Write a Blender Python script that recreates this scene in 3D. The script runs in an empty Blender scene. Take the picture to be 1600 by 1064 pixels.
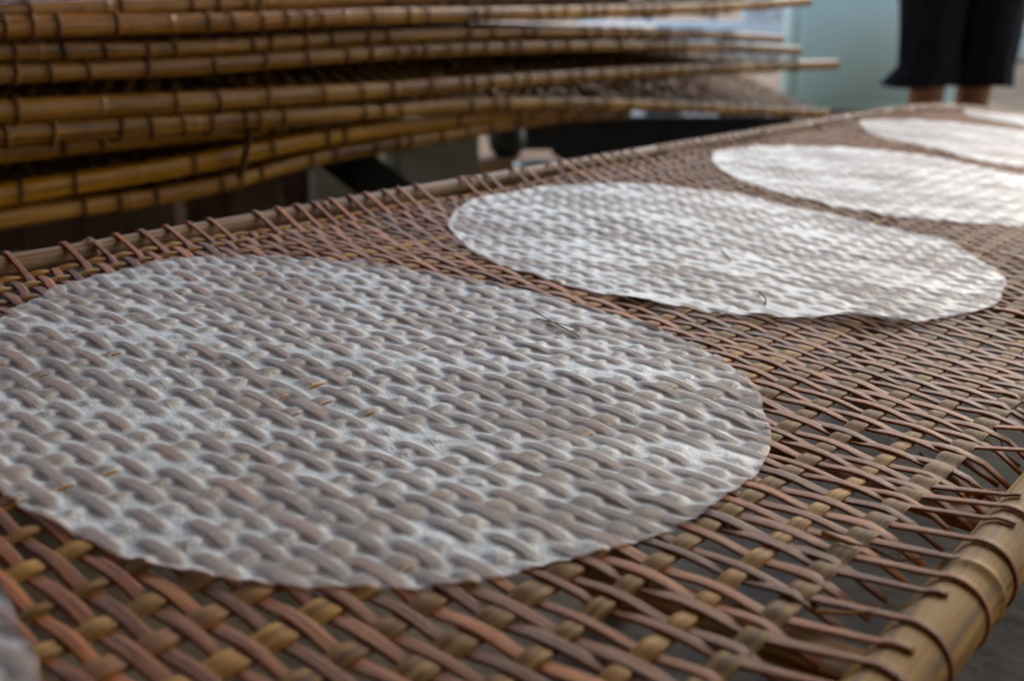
import bpy, bmesh, math, random
import numpy as np
from mathutils import Matrix, Vector

rng = np.random.default_rng(11)
random.seed(11)
R = math.radians
SC = bpy.context.scene
COL = SC.collection

# ------------------------------------------------------------------ camera
CAM_H = 0.83
PITCH = 18.2
cam_d = bpy.data.cameras.new("camera")
cam = bpy.data.objects.new("camera", cam_d)
COL.objects.link(cam)
cam.location = (0, 0, CAM_H)
cam.rotation_euler = (R(90 - PITCH), 0, 0)
cam_d.sensor_width = 23.7
cam_d.lens = 1900 / 1600 * 23.7
cam_d.clip_start = 0.02
cam_d.clip_end = 500
cam_d.dof.use_dof = True
cam_d.dof.focus_distance = 0.69
cam_d.dof.aperture_fstop = 4.6
SC.camera = cam

# ------------------------------------------------------------------ light
SUN_EL, SUN_AZ = 27, 33          # degrees; azimuth from +Y towards +X
world = bpy.data.worlds.new("World")
SC.world = world
world.use_nodes = True
wn = world.node_tree
bg = wn.nodes["Background"]
sky = wn.nodes.new("ShaderNodeTexSky")
sky.sky_type = 'NISHITA'
sky.sun_disc = False
sky.sun_elevation = R(SUN_EL)
sky.sun_rotation = R(SUN_AZ)
sky.dust_density = 0.8
sky.ozone_density = 0.8
wn.links.new(sky.outputs[0], bg.inputs[0])
bg.inputs[1].default_value = 0.15
sun_d = bpy.data.lights.new("sun", 'SUN')
sun_d.energy = 0.6
sun_d.angle = R(32)
sun_d.color = (1, 0.95, 0.88)
sun = bpy.data.objects.new("sun", sun_d)
COL.objects.link(sun)
sdir = Vector((math.cos(R(SUN_EL)) * math.sin(R(SUN_AZ)), math.cos(R(SUN_EL)) * math.cos(R(SUN_AZ)), math.sin(R(SUN_EL))))
sun.rotation_euler = sdir.to_track_quat('Z', 'Y').to_euler()
SC.view_settings.view_transform = 'Standard'
SC.view_settings.look = 'None'
SC.view_settings.gamma = 1
SC.view_settings.exposure = 1.5
SC.cycles.use_denoising = True
SC.cycles.max_bounces = 5
SC.cycles.transparent_max_bounces = 8
SC.cycles.use_adaptive_sampling = True
SC.cycles.adaptive_threshold = 0.02


# ------------------------------------------------------------------ helpers
def tag(o, label=None, cat=None, group=None, kind=None):
    for k, v in (("label", label), ("category", cat), ("group", group), ("kind", kind)):
        if v:
            o[k] = v
    return o


def link(name, mesh, parent=None, mat=None):
    o = bpy.data.objects.new(name, mesh)
    COL.objects.link(o)
    if parent is not None:
        o.parent = parent
    if mat is not None and mesh is not None and not mesh.materials:
        mesh.materials.append(mat)
    return o


def empty(name, loc=(0, 0, 0)):
    o = bpy.data.objects.new(name, None)
    COL.objects.link(o)
    o.location = loc
    o.empty_display_size = 0.05
    return o


def mesh_np(name, V, F, uv=None, smooth=True, attr=None):
    """V (n,3), F (m,4) or (m,3) index array; uv per vertex (n,2)."""
    V = np.asarray(V, np.float32)
    F = np.asarray(F, np.int32)
    me = bpy.data.meshes.new(name)
    k = F.shape[1]
    me.vertices.add(len(V))
    me.vertices.foreach_set("co", V.ravel())
    me.loops.add(F.size)
    me.loops.foreach_set("vertex_index", F.ravel())
    me.polygons.add(len(F))
    me.polygons.foreach_set("loop_start", np.arange(0, F.size, k, dtype=np.int32))
    me.polygons.foreach_set("loop_total", np.full(len(F), k, np.int32))
    me.polygons.foreach_set("use_smooth", np.full(len(F), smooth, bool))
    if uv is not None:
        l = me.uv_layers.new(name="UVMap")
        l.data.foreach_set("uv", np.asarray(uv, np.float32)[F.ravel()].ravel())
    if attr is not None:
        for an, av in attr.items():
            a = me.attributes.new(an, 'FLOAT', 'POINT')
            a.data.foreach_set("value", np.asarray(av, np.float32))
    me.update(calc_edges=True)
    me.validate()
    return me


def grid_faces(n, m, closed=True):
    i = np.arange(n - 1)[:, None]
    j = np.arange(m if closed else m - 1)[None, :]
    a = i * m + j
    b = i * m + (j + 1) % m
    return np.stack([a, b, b + m, a + m], -1).reshape(-1, 4)


def sweep(P, T, N, B, prof, wscale=None, uv0=0.0):
    """sweep a closed profile (m,2: along B, along N) over path P (n,3); returns V, F, UV with end caps."""
    n, m = len(P), len(prof)
    ws = np.ones(n) if wscale is None else wscale
    V = P[:, None, :] + prof[None, :, 0, None] * ws[:, None, None] * B[:, None, :] + prof[None, :, 1, None] * N[:, None, :]
    F = grid_faces(n, m)
    s = np.r_[0, np.cumsum(np.linalg.norm(np.diff(P, axis=0), axis=1))] + uv0
    UV = np.stack(np.broadcast_arrays(s[:, None], np.linspace(0, 1, m)[None, :]), -1).reshape(-1, 2)
    V = V.reshape(-1, 3)
    caps = []
    for base, flip in ((0, False), ((n - 1) * m, True)):
        for q in range(0, (m - 2) // 2):
            c = [base + q, base + q + 1, base + m - 2 - q, base + m - 1 - q]
            caps.append(c[::-1] if not flip else c)
    F = np.vstack([F, np.array(caps, np.int64)])
    return V, F, UV


def tube(P, rad, nseg=16, uv0=0.0, ex=1.0):
    """round tube through 3D points with per-point radius (closed with caps)."""
    P = np.asarray(P, float)
    n = len(P)
    rad = np.broadcast_to(np.asarray(rad, float), (n,))
    T = np.gradient(P, axis=0)
    T /= np.linalg.norm(T, axis=1)[:, None]
    up = np.array([0, 0, 1.0]) if abs(T[:, 2]).mean() < 0.8 else np.array([1.0, 0, 0])
    B = np.cross(T, up)
    B /= np.linalg.norm(B, axis=1)[:, None]
    N = np.cross(B, T)
    a = np.linspace(0, 2 * np.pi, nseg, endpoint=False)
    ca, sa = np.sign(np.cos(a)) * np.abs(np.cos(a)) ** ex, np.sign(np.sin(a)) * np.abs(np.sin(a)) ** ex
    V = P[:, None] + rad[:, None, None] * (ca[None, :, None] * B[:, None] + sa[None, :, None] * N[:, None])
    F = grid_faces(n, nseg)
    s = np.r_[0, np.cumsum(np.linalg.norm(np.diff(P, axis=0), axis=1))] + uv0
    UV = np.stack(np.broadcast_arrays(s[:, None], np.abs(np.linspace(-1, 1, nseg, endpoint=False))[None, :]), -1).reshape(-1, 2)
    V = V.reshape(-1, 3)
    caps = []
    for base, flip in ((0, True), ((n - 1) * nseg, False)):
        for q in range(0, (nseg - 2) // 2):
            c = [base + q, base + q + 1, base + nseg - 2 - q, base + nseg - 1 - q]
            caps.append(c[::-1] if flip else c)
    F = np.vstack([F, np.array(caps, np.int64)])
    return V, F, UV


def join(parts):
    Vs, Fs, Us, o = [], [], [], 0
    for V, F, U in parts:
        Vs.append(V)
        Fs.append(F + o)
        Us.append(U)
        o += len(V)
    return np.vstack(Vs), np.vstack(Fs), np.vstack(Us)


def box_mesh(name, sx, sy, sz, bevel=0.004, base=True, seg=2):
    bm = bmesh.new()
    bmesh.ops.create_cube(bm, size=1)
    for v in bm.verts:
        v.co = Vector((v.co.x * sx, v.co.y * sy, (v.co.z + (0.5 if base else 0)) * sz))
    if bevel:
        bmesh.ops.bevel(bm, geom=list(bm.edges), offset=bevel, segments=seg, affect='EDGES')
    if seg > 2:
        for f in bm.faces:
            f.smooth = True
    me = bpy.data.meshes.new(name)
    bm.to_mesh(me)
    bm.free()
    return me


CT, ST = math.cos(R(PITCH)), math.sin(R(PITCH))


def ray(px, py):
    a, d = (px - 800) / 1900, (py - 532) / 1900
    return np.array([a, CT - d * ST, -ST - d * CT])


def at(px, py, Y):
    """point of the place seen at a photograph position, at distance Y in front of the camera"""
    v = ray(px, py)
    return np.array([0, 0, CAM_H]) + v * (Y / v[1])


# ------------------------------------------------------------------ materials
def new_mat(name):
    m = bpy.data.materials.new(name)
    m.use_nodes = True
    nt = m.node_tree
    b = nt.nodes["Principled BSDF"]
    return m, nt, b


def nd(nt, typ, **kw):
    n = nt.nodes.new(typ)
    for k, v in kw.items():
        if k in n.inputs.keys() if hasattr(n.inputs, 'keys') else False:
            n.inputs[k].default_value = v
        else:
            setattr(n, k, v)
    return n


def ramp(nt, fac, stops):
    r = nt.nodes.new("ShaderNodeValToRGB")
    e = r.color_ramp.elements
    while len(e) < len(stops):
        e.new(0.5)
    for q, (p, c) in zip(e, stops):
        q.position = p
        q.color = (*c, 1)
    nt.links.new(fac, r.inputs[0])
    return r.outputs[0]


def mixc(nt, fac, a, b, mode='MIX'):
    m = nt.nodes.new("ShaderNodeMix")
    m.data_type = 'RGBA'
    m.blend_type = mode
    if isinstance(fac, (int, float)):
        m.inputs[0].default_value = fac
    else:
        nt.links.new(fac, m.inputs[0])
    for k, s in ((6, a), (7, b)):
        if isinstance(s, tuple):
            m.inputs[k].default_value = (*s, 1)
        else:
            nt.links.new(s, m.inputs[k])
    return m.outputs[2]


def math_n(nt, op, a, b=0.0, clamp=False):
    m = nt.nodes.new("ShaderNodeMath")
    m.operation = op
    m.use_clamp = clamp
    for k, s in ((0, a), (1, b)):
        if isinstance(s, (int, float)):
            m.inputs[k].default_value = s
        else:
            nt.links.new(s, m.inputs[k])
    return m.outputs[0]


def noise(nt, vec, scale, detail=3, rough=0.55):
    n = nt.nodes.new("ShaderNodeTexNoise")
    n.inputs["Scale"].default_value = scale
    n.inputs["Detail"].default_value = detail
    n.inputs["Roughness"].default_value = rough
    if vec is not None:
        nt.links.new(vec, n.inputs["Vector"])
    return n.outputs[0]


def mapping(nt, vec, scale=(1, 1, 1), rand=None):
    m = nt.nodes.new("ShaderNodeMapping")
    m.inputs["Scale"].default_value = scale
    nt.links.new(vec, m.inputs["Vector"])
    if rand is not None:
        c = nt.nodes.new("ShaderNodeCombineXYZ")
        for k in range(3):
            nt.links.new(math_n(nt, 'MULTIPLY', rand, 37.0 + 19 * k), c.inputs[k])
        nt.links.new(c.outputs[0], m.inputs["Location"])
    return m.outputs[0]


def bamboo_mat(name, c_dark, c_mid, c_light, rough=0.42, spec=0.5, fib=(9, 60, 1), spots=0.25, rand_amt=0.35, bump=0.15, dust=None, fresh=None):
    m, nt, b = new_mat(name)
    uv = nt.nodes.new("ShaderNodeUVMap").outputs[0]
    oi = nt.nodes.new("ShaderNodeObjectInfo").outputs["Random"]
    v1 = mapping(nt, uv, fib, oi)
    f = noise(nt, v1, 1.0, 5, 0.6)
    col = ramp(nt, f, [(0.34, c_dark), (0.5, c_mid), (0.66, c_light)])
    # object to object variation
    var = ramp(nt, oi, [(0.0, tuple(1 - rand_amt for _ in range(3))), (0.5, (1, 1, 1)), (1.0, (1 + rand_amt, 1 + rand_amt * 0.95, 1 + rand_amt * 0.85))])
    col = mixc(nt, 1.0, col, var, 'MULTIPLY')
    # mottled stains with a shape of their own
    v2 = mapping(nt, uv, (14, 2.2, 1), oi)
    s = noise(nt, v2, 1.0, 4, 0.62)
    sm = ramp(nt, s, [(0.56, (0, 0, 0)), (0.72, (1, 1, 1))])
    col = mixc(nt, math_n(nt, 'MULTIPLY', sm, spots), col, tuple(0.35 * x for x in c_dark))
    if fresh is not None:
        v4 = mapping(nt, uv, (3.0, 0.4, 1), oi)
        fs = noise(nt, v4, 1.0, 2, 0.5)
        fm = ramp(nt, fs, [(0.5, (0, 0, 0)), (0.62, (1, 1, 1))])
        col = mixc(nt, math_n(nt, 'MULTIPLY', fm, 0.8), col, fresh)
    if dust is not None:
        v3 = nt.nodes.new("ShaderNodeTexCoord").outputs["Object"]
        d = noise(nt, v3, 160, 4, 0.7)
        dm = ramp(nt, d, [(0.42, (0, 0, 0)), (0.75, (1, 1, 1))])
        col = mixc(nt, math_n(nt, 'MULTIPLY', dm, 0.14), col, dust)
    nt.links.new(col, b.inputs["Base Color"])
    rr = math_n(nt, 'ADD', math_n(nt, 'MULTIPLY', f, 0.28), rough - 0.12)
    nt.links.new(rr, b.inputs["Roughness"])
    b.inputs["Specular IOR Level"].default_value = spec
    bp = nt.nodes.new("ShaderNodeBump")
    bp.inputs["Strength"].default_value = bump
    bp.inputs["Distance"].default_value = 0.002
    nt.links.new(f, bp.inputs["Height"])
    nt.links.new(bp.outputs[0], b.inputs["Normal"])
    return m


M_strip = bamboo_mat("strip_rattan", (0.13, 0.032, 0.006), (0.35, 0.105, 0.023), (0.50, 0.20, 0.058), rough=0.48, spec=0.16, bump=0.4, fib=(22, 13, 1), spots=0.4, rand_amt=0.4, dust=(0.42, 0.25, 0.17))
M_slat = bamboo_mat("slat_bamboo", (0.16, 0.066, 0.012), (0.38, 0.185, 0.042), (0.56, 0.34, 0.10), rough=0.6, spec=0.12, fib=(10, 9, 1), spots=0.5, rand_amt=0.45, dust=(0.36, 0.21, 0.13), fresh=(0.26, 0.115, 0.055))
M_pole_near = bamboo_mat("pole_tan", (0.15, 0.066, 0.010), (0.40, 0.195, 0.030), (0.54, 0.32, 0.07), rough=0.58, spec=0.15, fib=(4, 12, 1), spots=0.6, rand_amt=0.05, bump=0.1)
M_pole_far = bamboo_mat("pole_brown", (0.11, 0.055, 0.022), (0.23, 0.12, 0.05), (0.34, 0.21, 0.10), rough=0.55, spec=0.3, fib=(5, 12, 1), spots=0.6, rand_amt=0.05)
M_pole_o = bamboo_mat("pole_orange", (0.07, 0.020, 0.002), (0.34, 0.125, 0.011), (0.60, 0.30, 0.05), rough=0.30, spec=0.22, fib=(4, 16, 1), spots=0.8, rand_amt=0.3)
M_pole_y = bamboo_mat("pole_yellow", (0.22, 0.075, 0.003), (0.50, 0.195, 0.006), (0.66, 0.30, 0.016), rough=0.30, spec=0.22, fib=(4, 16, 1), spots=0.5, rand_amt=0.15)
M_bind = bamboo_mat("binding_strip", (0.06, 0.020, 0.005), (0.15, 0.060, 0.018), (0.27, 0.13, 0.045), rough=0.55, spec=0.12, fib=(18, 5, 1), spots=0.3, rand_amt=0.4)
M_slat_o = bamboo_mat("stack_slat", (0.16, 0.065, 0.018), (0.36, 0.17, 0.05), (0.55, 0.33, 0.12), rough=0.6, spec=0.08, fib=(10, 9, 1), spots=0.3, rand_amt=0.45)


def paper_mat():
    m, nt, b = new_mat("rice_paper")
    tc = nt.nodes.new("ShaderNodeTexCoord").outputs["Object"]
    at_e = nt.nodes.new("ShaderNodeAttribute")
    at_e.attribute_name = "edge"
    at_c = nt.nodes.new("ShaderNodeAttribute")
    at_c.attribute_name = "contact"
    n1 = noise(nt, tc, 55, 5, 0.6)
    n2 = noise(nt, tc, 620, 4, 0.7)
    n3 = noise(nt, tc, 11, 3, 0.5)
    col = ramp(nt, n1, [(0.3, (0.70, 0.69, 0.65)), (0.7, (0.85, 0.84, 0.82))])
    rim = mixc(nt, at_e.outputs["Fac"], col, (0.33, 0.13, 0.045))
    rim = mixc(nt, math_n(nt, 'MULTIPLY', at_c.outputs["Fac"], 0.46), rim, (0.60, 0.37, 0.265))
    nt.links.new(rim, b.inputs["Base Color"])
    # film is thinner where it is stretched over the strips
    al = math_n(nt, 'SUBTRACT', 0.84, math_n(nt, 'MULTIPLY', at_c.outputs["Fac"], 0.36))
    al = math_n(nt, 'ADD', al, math_n(nt, 'MULTIPLY', math_n(nt, 'SUBTRACT', n3, 0.5), 0.5))
    al = math_n(nt, 'ADD', al, math_n(nt, 'MULTIPLY', math_n(nt, 'SUBTRACT', n1, 0.5), 0.35))
    al = math_n(nt, 'MAXIMUM', math_n(nt, 'MINIMUM', al, 0.97), 0.30)
    nt.links.new(al, b.inputs["Alpha"])
    rr = math_n(nt, 'ADD', math_n(nt, 'MULTIPLY', n2, 0.2), 0.25)
    nt.links.new(rr, b.inputs["Roughness"])
    b.inputs["Specular IOR Level"].default_value = 0.6
    b.inputs["Sheen Weight"].default_value = 0.35
    b.inputs["Sheen Roughness"].default_value = 0.45
    bp = nt.nodes.new("ShaderNodeBump")
    bp.inputs["Strength"].default_value = 0.85
    bp.inputs["Distance"].default_value = 0.0012
    fibv = mapping(nt, tc, (900, 170, 400))
    fib_ = math_n(nt, 'MULTIPLY', noise(nt, fibv, 1.0, 4, 0.65), math_n(nt, 'ADD', math_n(nt, 'MULTIPLY', at_c.outputs["Fac"], 1.4), 0.1))
    h = math_n(nt, 'ADD', math_n(nt, 'ADD', math_n(nt, 'MULTIPLY', n2, 0.35), math_n(nt, 'ADD', math_n(nt, 'MULTIPLY', noise(nt, tc, 230, 4, 0.65), 0.8), math_n(nt, 'MULTIPLY', noise(nt, tc, 80, 4, 0.6), 1.4))), fib_)
    nt.links.new(h, bp.inputs["Height"])
    nt.links.new(bp.outputs[0], b.inputs["Normal"])
    return m


M_paper = paper_mat()


def plain_mat(name, stops, scale=8, detail=5, rough=0.8, spec=0.3, bump=0.3, coord="Object", bscale=None, dist=0.01):
    m, nt, b = new_mat(name)
    tc = nt.nodes.new("ShaderNodeTexCoord").outputs[coord]
    n = noise(nt, tc, scale, detail, 0.6)
    nt.links.new(ramp(nt, n, stops), b.inputs["Base Color"])
    b.inputs["Roughness"].default_value = rough
    b.inputs["Specular IOR Level"].default_value = spec
    bp = nt.nodes.new("ShaderNodeBump")
    bp.inputs["Strength"].default_value = bump
    bp.inputs["Distance"].default_value = dist
    nt.links.new(noise(nt, tc, bscale or scale * 6, 4, 0.6), bp.inputs["Height"])
    nt.links.new(bp.outputs[0], b.inputs["Normal"])
    return m


M_ground = plain_mat("packed_earth", [(0.3, (0.19, 0.095, 0.045)), (0.5, (0.31, 0.175, 0.09)), (0.7, (0.42, 0.27, 0.16))], scale=2.2, rough=0.9, bump=0.6)
M_floor = plain_mat("concrete_floor", [(0.3, (0.035, 0.022, 0.011)), (0.5, (0.085, 0.057, 0.030)), (0.7, (0.16, 0.115, 0.066))], scale=5, rough=0.7, bump=0.4)
M_teal = plain_mat("teal_paint", [(0.3, (0.60, 0.78, 0.72)), (0.7, (0.68, 0.84, 0.78))], scale=2, rough=0.7, bump=0.15)
M_white = plain_mat("whitewash", [(0.3, (0.66, 0.68, 0.68)), (0.7, (0.80, 0.80, 0.78))], scale=4, rough=0.8)
M_conc = plain_mat("pier_concrete", [(0.3, (0.34, 0.32, 0.22)), (0.7, (0.55, 0.53, 0.41))], scale=9, rough=0.85)
M_dark = plain_mat("dark_timber", [(0.3, (0.012, 0.010, 0.008)), (0.7, (0.035, 0.026, 0.018))], scale=14, rough=0.7)
M_brown = plain_mat("brown_timber", [(0.3, (0.07, 0.030, 0.013)), (0.7, (0.16, 0.08, 0.04))], scale=14, rough=0.7)
M_black = plain_mat("black_plastic", [(0.3, (0.006, 0.006, 0.007)), (0.7, (0.016, 0.016, 0.018))], scale=14, rough=0.55, bump=0.1)
M_blue = plain_mat("blue_grey_enamel", [(0.3, (0.16, 0.21, 0.26)), (0.7, (0.24, 0.30, 0.36))], scale=6, rough=0.35, spec=0.5, bump=0.1)
M_red = plain_mat("red_plastic", [(0.3, (0.45, 0.04, 0.04)), (0.7, (0.6, 0.07, 0.06))], scale=6, rough=0.4, bump=0.1)
M_cloth = plain_mat("black_cotton", [(0.3, (0.010, 0.009, 0.012)), (0.7, (0.022, 0.019, 0.022))], scale=30, rough=0.95, spec=0.15, bump=0.3)
M_shirt = plain_mat("blue_shirt", [(0.3, (0.18, 0.22, 0.30)), (0.7, (0.24, 0.28, 0.36))], scale=30, rough=0.95, spec=0.15, bump=0.3)
M_skin = plain_mat("skin", [(0.3, (0.20, 0.075, 0.032)), (0.7, (0.29, 0.12, 0.055))], scale=12, rough=0.5, spec=0.4, bump=0.1, dist=0.003)
M_hair = plain_mat("hair", [(0.3, (0.008, 0.007, 0.006)), (0.7, (0.02, 0.016, 0.014))], scale=60, rough=0.5, bump=0.4)
M_leaf = plain_mat("leaf", [(0.3, (0.045, 0.10, 0.02)), (0.5, (0.08, 0.15, 0.03)), (0.7, (0.16, 0.20, 0.05))], scale=7, rough=0.55)
M_bark = plain_mat("bark", [(0.3, (0.07, 0.05, 0.035)), (0.7, (0.16, 0.12, 0.09))], scale=12, rough=0.9)
M_board = plain_mat("tan_bounce_boards", [(0.3, (0.40, 0.24, 0.11)), (0.7, (0.58, 0.38, 0.20))], scale=6, rough=0.8)  # tan chosen so the unseen walls bounce warm light
M_roof = plain_mat("roof_sheet", [(0.3, (0.22, 0.17, 0.12)), (0.7, (0.34, 0.26, 0.18))], scale=3, rough=0.7)

# ------------------------------------------------------------------ setting
gs = mesh_np("ground", np.array([(-80, -60, 0), (80, -60, 0), (80, 120, 0), (-80, 120, 0)]), np.array([[0, 1, 2, 3]]))
tag(link("ground", gs, None, M_ground), kind="structure")
fl = mesh_np("shed_floor", np.array([(-7, -6, 0.006), (4, -6, 0.006), (4, 3.1, 0.006), (-7, 3.1, 0.006)]), np.array([[0, 1, 2, 3]]))
tag(link("shed_floor", fl, None, M_floor), kind="structure")

# unseen corrugated roof on posts, added to shade the rack from high sky
def corrugated(x0, x1, y0, y1, z0, z1, n=260):
    xs = np.linspace(x0, x1, n)
    V = []
    for y, z in ((y0, z0), (y1, z1)):
        for dz in (0, 0.004):
            V.append(np.c_[xs, np.full(n, y), z + dz + 0.018 * np.sin(xs * 2 * np.pi / 0.13)])
    V = np.vstack(V)
    i = np.arange(n - 1)
    F = np.vstack([np.c_[i, i + 1, i + 1 + 2 * n, i + 2 * n], np.c_[i + n, i + 3 * n, i + 1 + 3 * n, i + 1 + n]])
    return V, F


ROOF_Y = 3.3
V, F = corrugated(-7.2, 4.6, -6, ROOF_Y, 3.1, 2.35)
tag(link("shade_roof", mesh_np("shade_roof", V, F), None, M_roof), kind="structure")
for q, (x, y, ww) in enumerate(((-6.6, 3.15, "left"), (4.3, 3.15, "right"))):
    o = link("shed_post", box_mesh("shed_post", 0.11, 0.11, 2.33), None, M_brown)
    o.location = (x, y, 0)
    tag(o, "square brown timber post under the roof's front " + ww + " corner", "post", "posts carrying the added shade roof")

# unseen board walls added to block rear sky and bounce warm fill
for name, x0, y0, x1, y1, n in (("added_back_wall", -7.0, -3.2, 4.4, -3.2, 46), ("added_side_wall", 4.4, -3.2, 4.4, -0.6, 10)):
    bw = empty(name, ((x0 + x1) / 2, (y0 + y1) / 2, 0))
    tag(bw, kind="structure")
    d = Vector((x1 - x0, y1 - y0, 0))
    bmz = box_mesh("board", d.length / n - 0.0008, 0.025, 2.8, 0.003)
    for q in range(n):
        o = link("board", bmz, bw, M_board)
        o.location = Vector((x0, y0, 0)) + d * ((q + 0.5) / n) - bw.location
        o.rotation_euler = (0, 0, math.atan2(d.y, d.x))
# plank wall added as dark backing and to darken the left side
wall = empty("dark_backing_wall", (0, 0, 0))
tag(wall, "dark brown plank wall added behind the stack of racks to stand in for shade", "wall")
x = -6.5
wp = np.array([-0.42, 3.72])
wd = np.array([-0.87, -0.5])
pm = [box_mesh("plank", 0.1592, 0.022, 1.25, 0.003) for _ in range(2)]
for q in range(30):
    o = link("plank", pm[q % 2], wall, M_brown)
    c = wp + wd * (0.16 * q)
    o.location = (c[0], c[1], 0.02 + 0.01 * random.random())
    o.rotation_euler = (R(random.uniform(-0.6, 0.6)), 0, math.atan2(wd[1], wd[0]))
for z in (0.3, 1.0):
    o = link("rail", box_mesh("rail", 4.2, 0.04, 0.09, 0.003), wall, M_dark)
    c = wp + wd * 2.05 + np.array([-0.5, 0.87]) * 0.035
    o.location = (c[0], c[1], z)
    o.rotation_euler = (0, 0, math.atan2(wd[1], wd[0]))

# ------------------------------------------------------------------ the drying rack in front (lattice frame: l along, w across, z up)
S_H = 0.24
RA, TH = R(-5), math.atan(624 / 1900)
ANG = R(55.6)
# lattice frame -> camera frame -> world
g_l = np.array([math.cos(ANG), math.sin(ANG), 0])
g_w = np.array([math.sin(ANG), -math.cos(ANG), 0])
axes = np.stack([g_l, g_w, [0, 0, 1]], 1)                    # columns in levelled frame


def lev_to_cam(v):
    r, fwd, up = v[0], v[1] * math.cos(TH) - v[2] * math.sin(TH), v[1] * math.sin(TH) + v[2] * math.cos(TH)
    d = -up
    c, s = math.cos(-RA), math.sin(-RA)
    return np.array([c * r - s * d, s * r + c * d, fwd])      # right, down, forward


def cam_to_world(c):
    return np.array([c[0], c[2] * CT - c[1] * ST, -c[2] * ST - c[1] * CT])


Mr = np.stack([cam_to_world(lev_to_cam(axes[:, k])) for k in range(3)], 1)
org = np.array([0, 0, CAM_H]) + cam_to_world(lev_to_cam(np.array([0, 0, -S_H])))
if np.linalg.det(Mr) < 0:
    # the w axis runs to the right of l: keep a right-handed frame by flipping w inside the builders
    FLIP = -1.0
    Mr[:, 1] *= -1
else:
    FLIP = 1.0
RACK_M = Matrix([[*Mr[0], org[0]], [*Mr[1], org[1]], [*Mr[2], org[2]], [0, 0, 0, 1]])

PITCH_L = 0.0113
K0, KN = 0, 298
L0 = 0.165
SL_W = np.array([-0.711, -0.690, -0.668, -0.642, -0.620, -0.594, -0.571, -0.545, -0.521, -0.496, -0.473, -0.447, -0.424, -0.398, -0.374, -0.350,
                 -0.325, -0.302, -0.277, -0.252, -0.226, -0.199, -0.172, -0.146])
NJ = len(SL_W)
SL_HW = rng.choice([0.0030, 0.0038, 0.0044, 0.0050, 0.0058], NJ)
SL_HW[-1], SL_HW[-2], SL_HW[-3] = 0.0056, 0.0044, 0.0052
A_S, A_L = 0.0011, 0.0007
T_S, T_L = 0.0007, 0.0010        # half thickness

NK = 420
KOFF = 80                        # array offset so that strips off the left end have parameters too
st_jit = np.clip(rng.normal(0, 0.0011, NK), -0.0022, 0.0022)
st_amp = rng.uniform(0.55, 1.25, (NK, len(SL_W) + 2))
st_hw = rng.uniform(0.0030, 0.0039, NK)
st_a = rng.normal(0, 0.0010, (NK, 3))
st_f = rng.uniform(2, 14, (NK, 3))
st_p = rng.uniform(0, 6.28, (NK, 3))
sl_a = rng.normal(0, 0.0010, (NJ, 3))
sl_f = rng.uniform(2, 12, (NJ, 3))
sl_p = rng.uniform(0, 6.28, (NJ, 3))


def shear(w):
    """the cross strips run slightly askew over the far part of the width"""
    return -0.11 * np.minimum(w + 0.24, 0) - 0.25 * np.minimum(w + 0.66, 0)


def strip_l(k, w):
    """centre of strip k at w (k int array or scalar)"""
    q = np.asarray(k) + KOFF
    r = L0 + np.asarray(k) * PITCH_L + st_jit[q] + shear(w)
    loose = 1 + 1.2 * np.clip((w + 0.26) / 0.1, 0, 1)
    for t in range(3):
        r = r + loose * st_a[q, t] * np.sin(w * st_f[q, t] + st_p[q, t])
    return r


def slat_w(j, l):
    r = SL_W[j] + 0 * l
    for t in range(3):
        r = r + sl_a[j, t] * np.sin(l * sl_f[j, t] + sl_p[j, t])
    return r


def base_z(l, w):
    far = np.clip(l - 2.1, 0, None)
    side = np.clip((w + 0.30) / 0.14, 0, 1)
    side = side * side * (3 - 2 * side)
    mid = 0.5 - 0.5 * np.cos(np.clip((w + 0.70) / 0.56, 0, 1) * 2 * np.pi)
    return -0.066 * far ** 2 - 0.003 * side - 0.002 * mid + 0.0015 * np.sin(l * 9 + w * 14) + 0.0012 * np.sin(l * 23 - w * 19)


FAR_RND = rng.random(NK)


def jf(w):
    j = np.interp(w, SL_W, np.arange(NJ))
    return j + np.where(w < SL_W[0], (w - SL_W[0]) / 0.024, 0) + np.where(w > SL_W[-1], (w - SL_W[-1]) / 0.024, 0)


def strip_z(k, l, w):
    j = jf(w)
    c = np.cos(np.pi * (k + j))
    am = st_amp[np.asarray(k) + KOFF, np.clip(np.rint(j), 0, NJ).astype(int)]
    return base_z(l, w) + A_S * np.where(c > 0, am, 1.0) * np.sign(c) * np.abs(c) ** 0.8


def slat_z(j, l):
    kf = (l - shear(SL_W[j]) - L0) / PITCH_L
    return base_z(l, SL_W[j]) - A_L * np.cos(np.pi * (kf + j))


FAR_W, FAR_Z, FAR_R = -0.734, 0.002, 0.0078
NEAR_W, NEAR_Z, NEAR_R = -0.0965, -0.010, 0.0154

rack = empty("drying_rack")
rack.matrix_world = RACK_M
tag(rack, "long woven bamboo drying rack carrying the row of rice paper rounds", "drying rack")


def fl_(P):
    P = np.array(P, float)
    P[:, 1] *= FLIP
    return P


def prof_round(hw, ht, n=8):
    if n == 8:       # split cane: flat back, crowned face, crisp edges
        q = np.array([(1, 0.45), (0.84, 0.92), (0.4, 1.0), (-0.4, 1.0), (-0.84, 0.92), (-1, 0.45), (-0.96, -0.8), (-0.6, -1), (0.6, -1), (0.96, -0.8)])
        return q * np.array([hw, ht])
    a = np.linspace(0, 2 * np.pi, n, endpoint=False) + np.pi / n
    c, s = np.cos(a), np.sin(a)
    e = 0.48
    return np.c_[hw * np.sign(c) * np.abs(c) ** e, ht * np.sign(s) * np.abs(s) ** 0.7]


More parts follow.
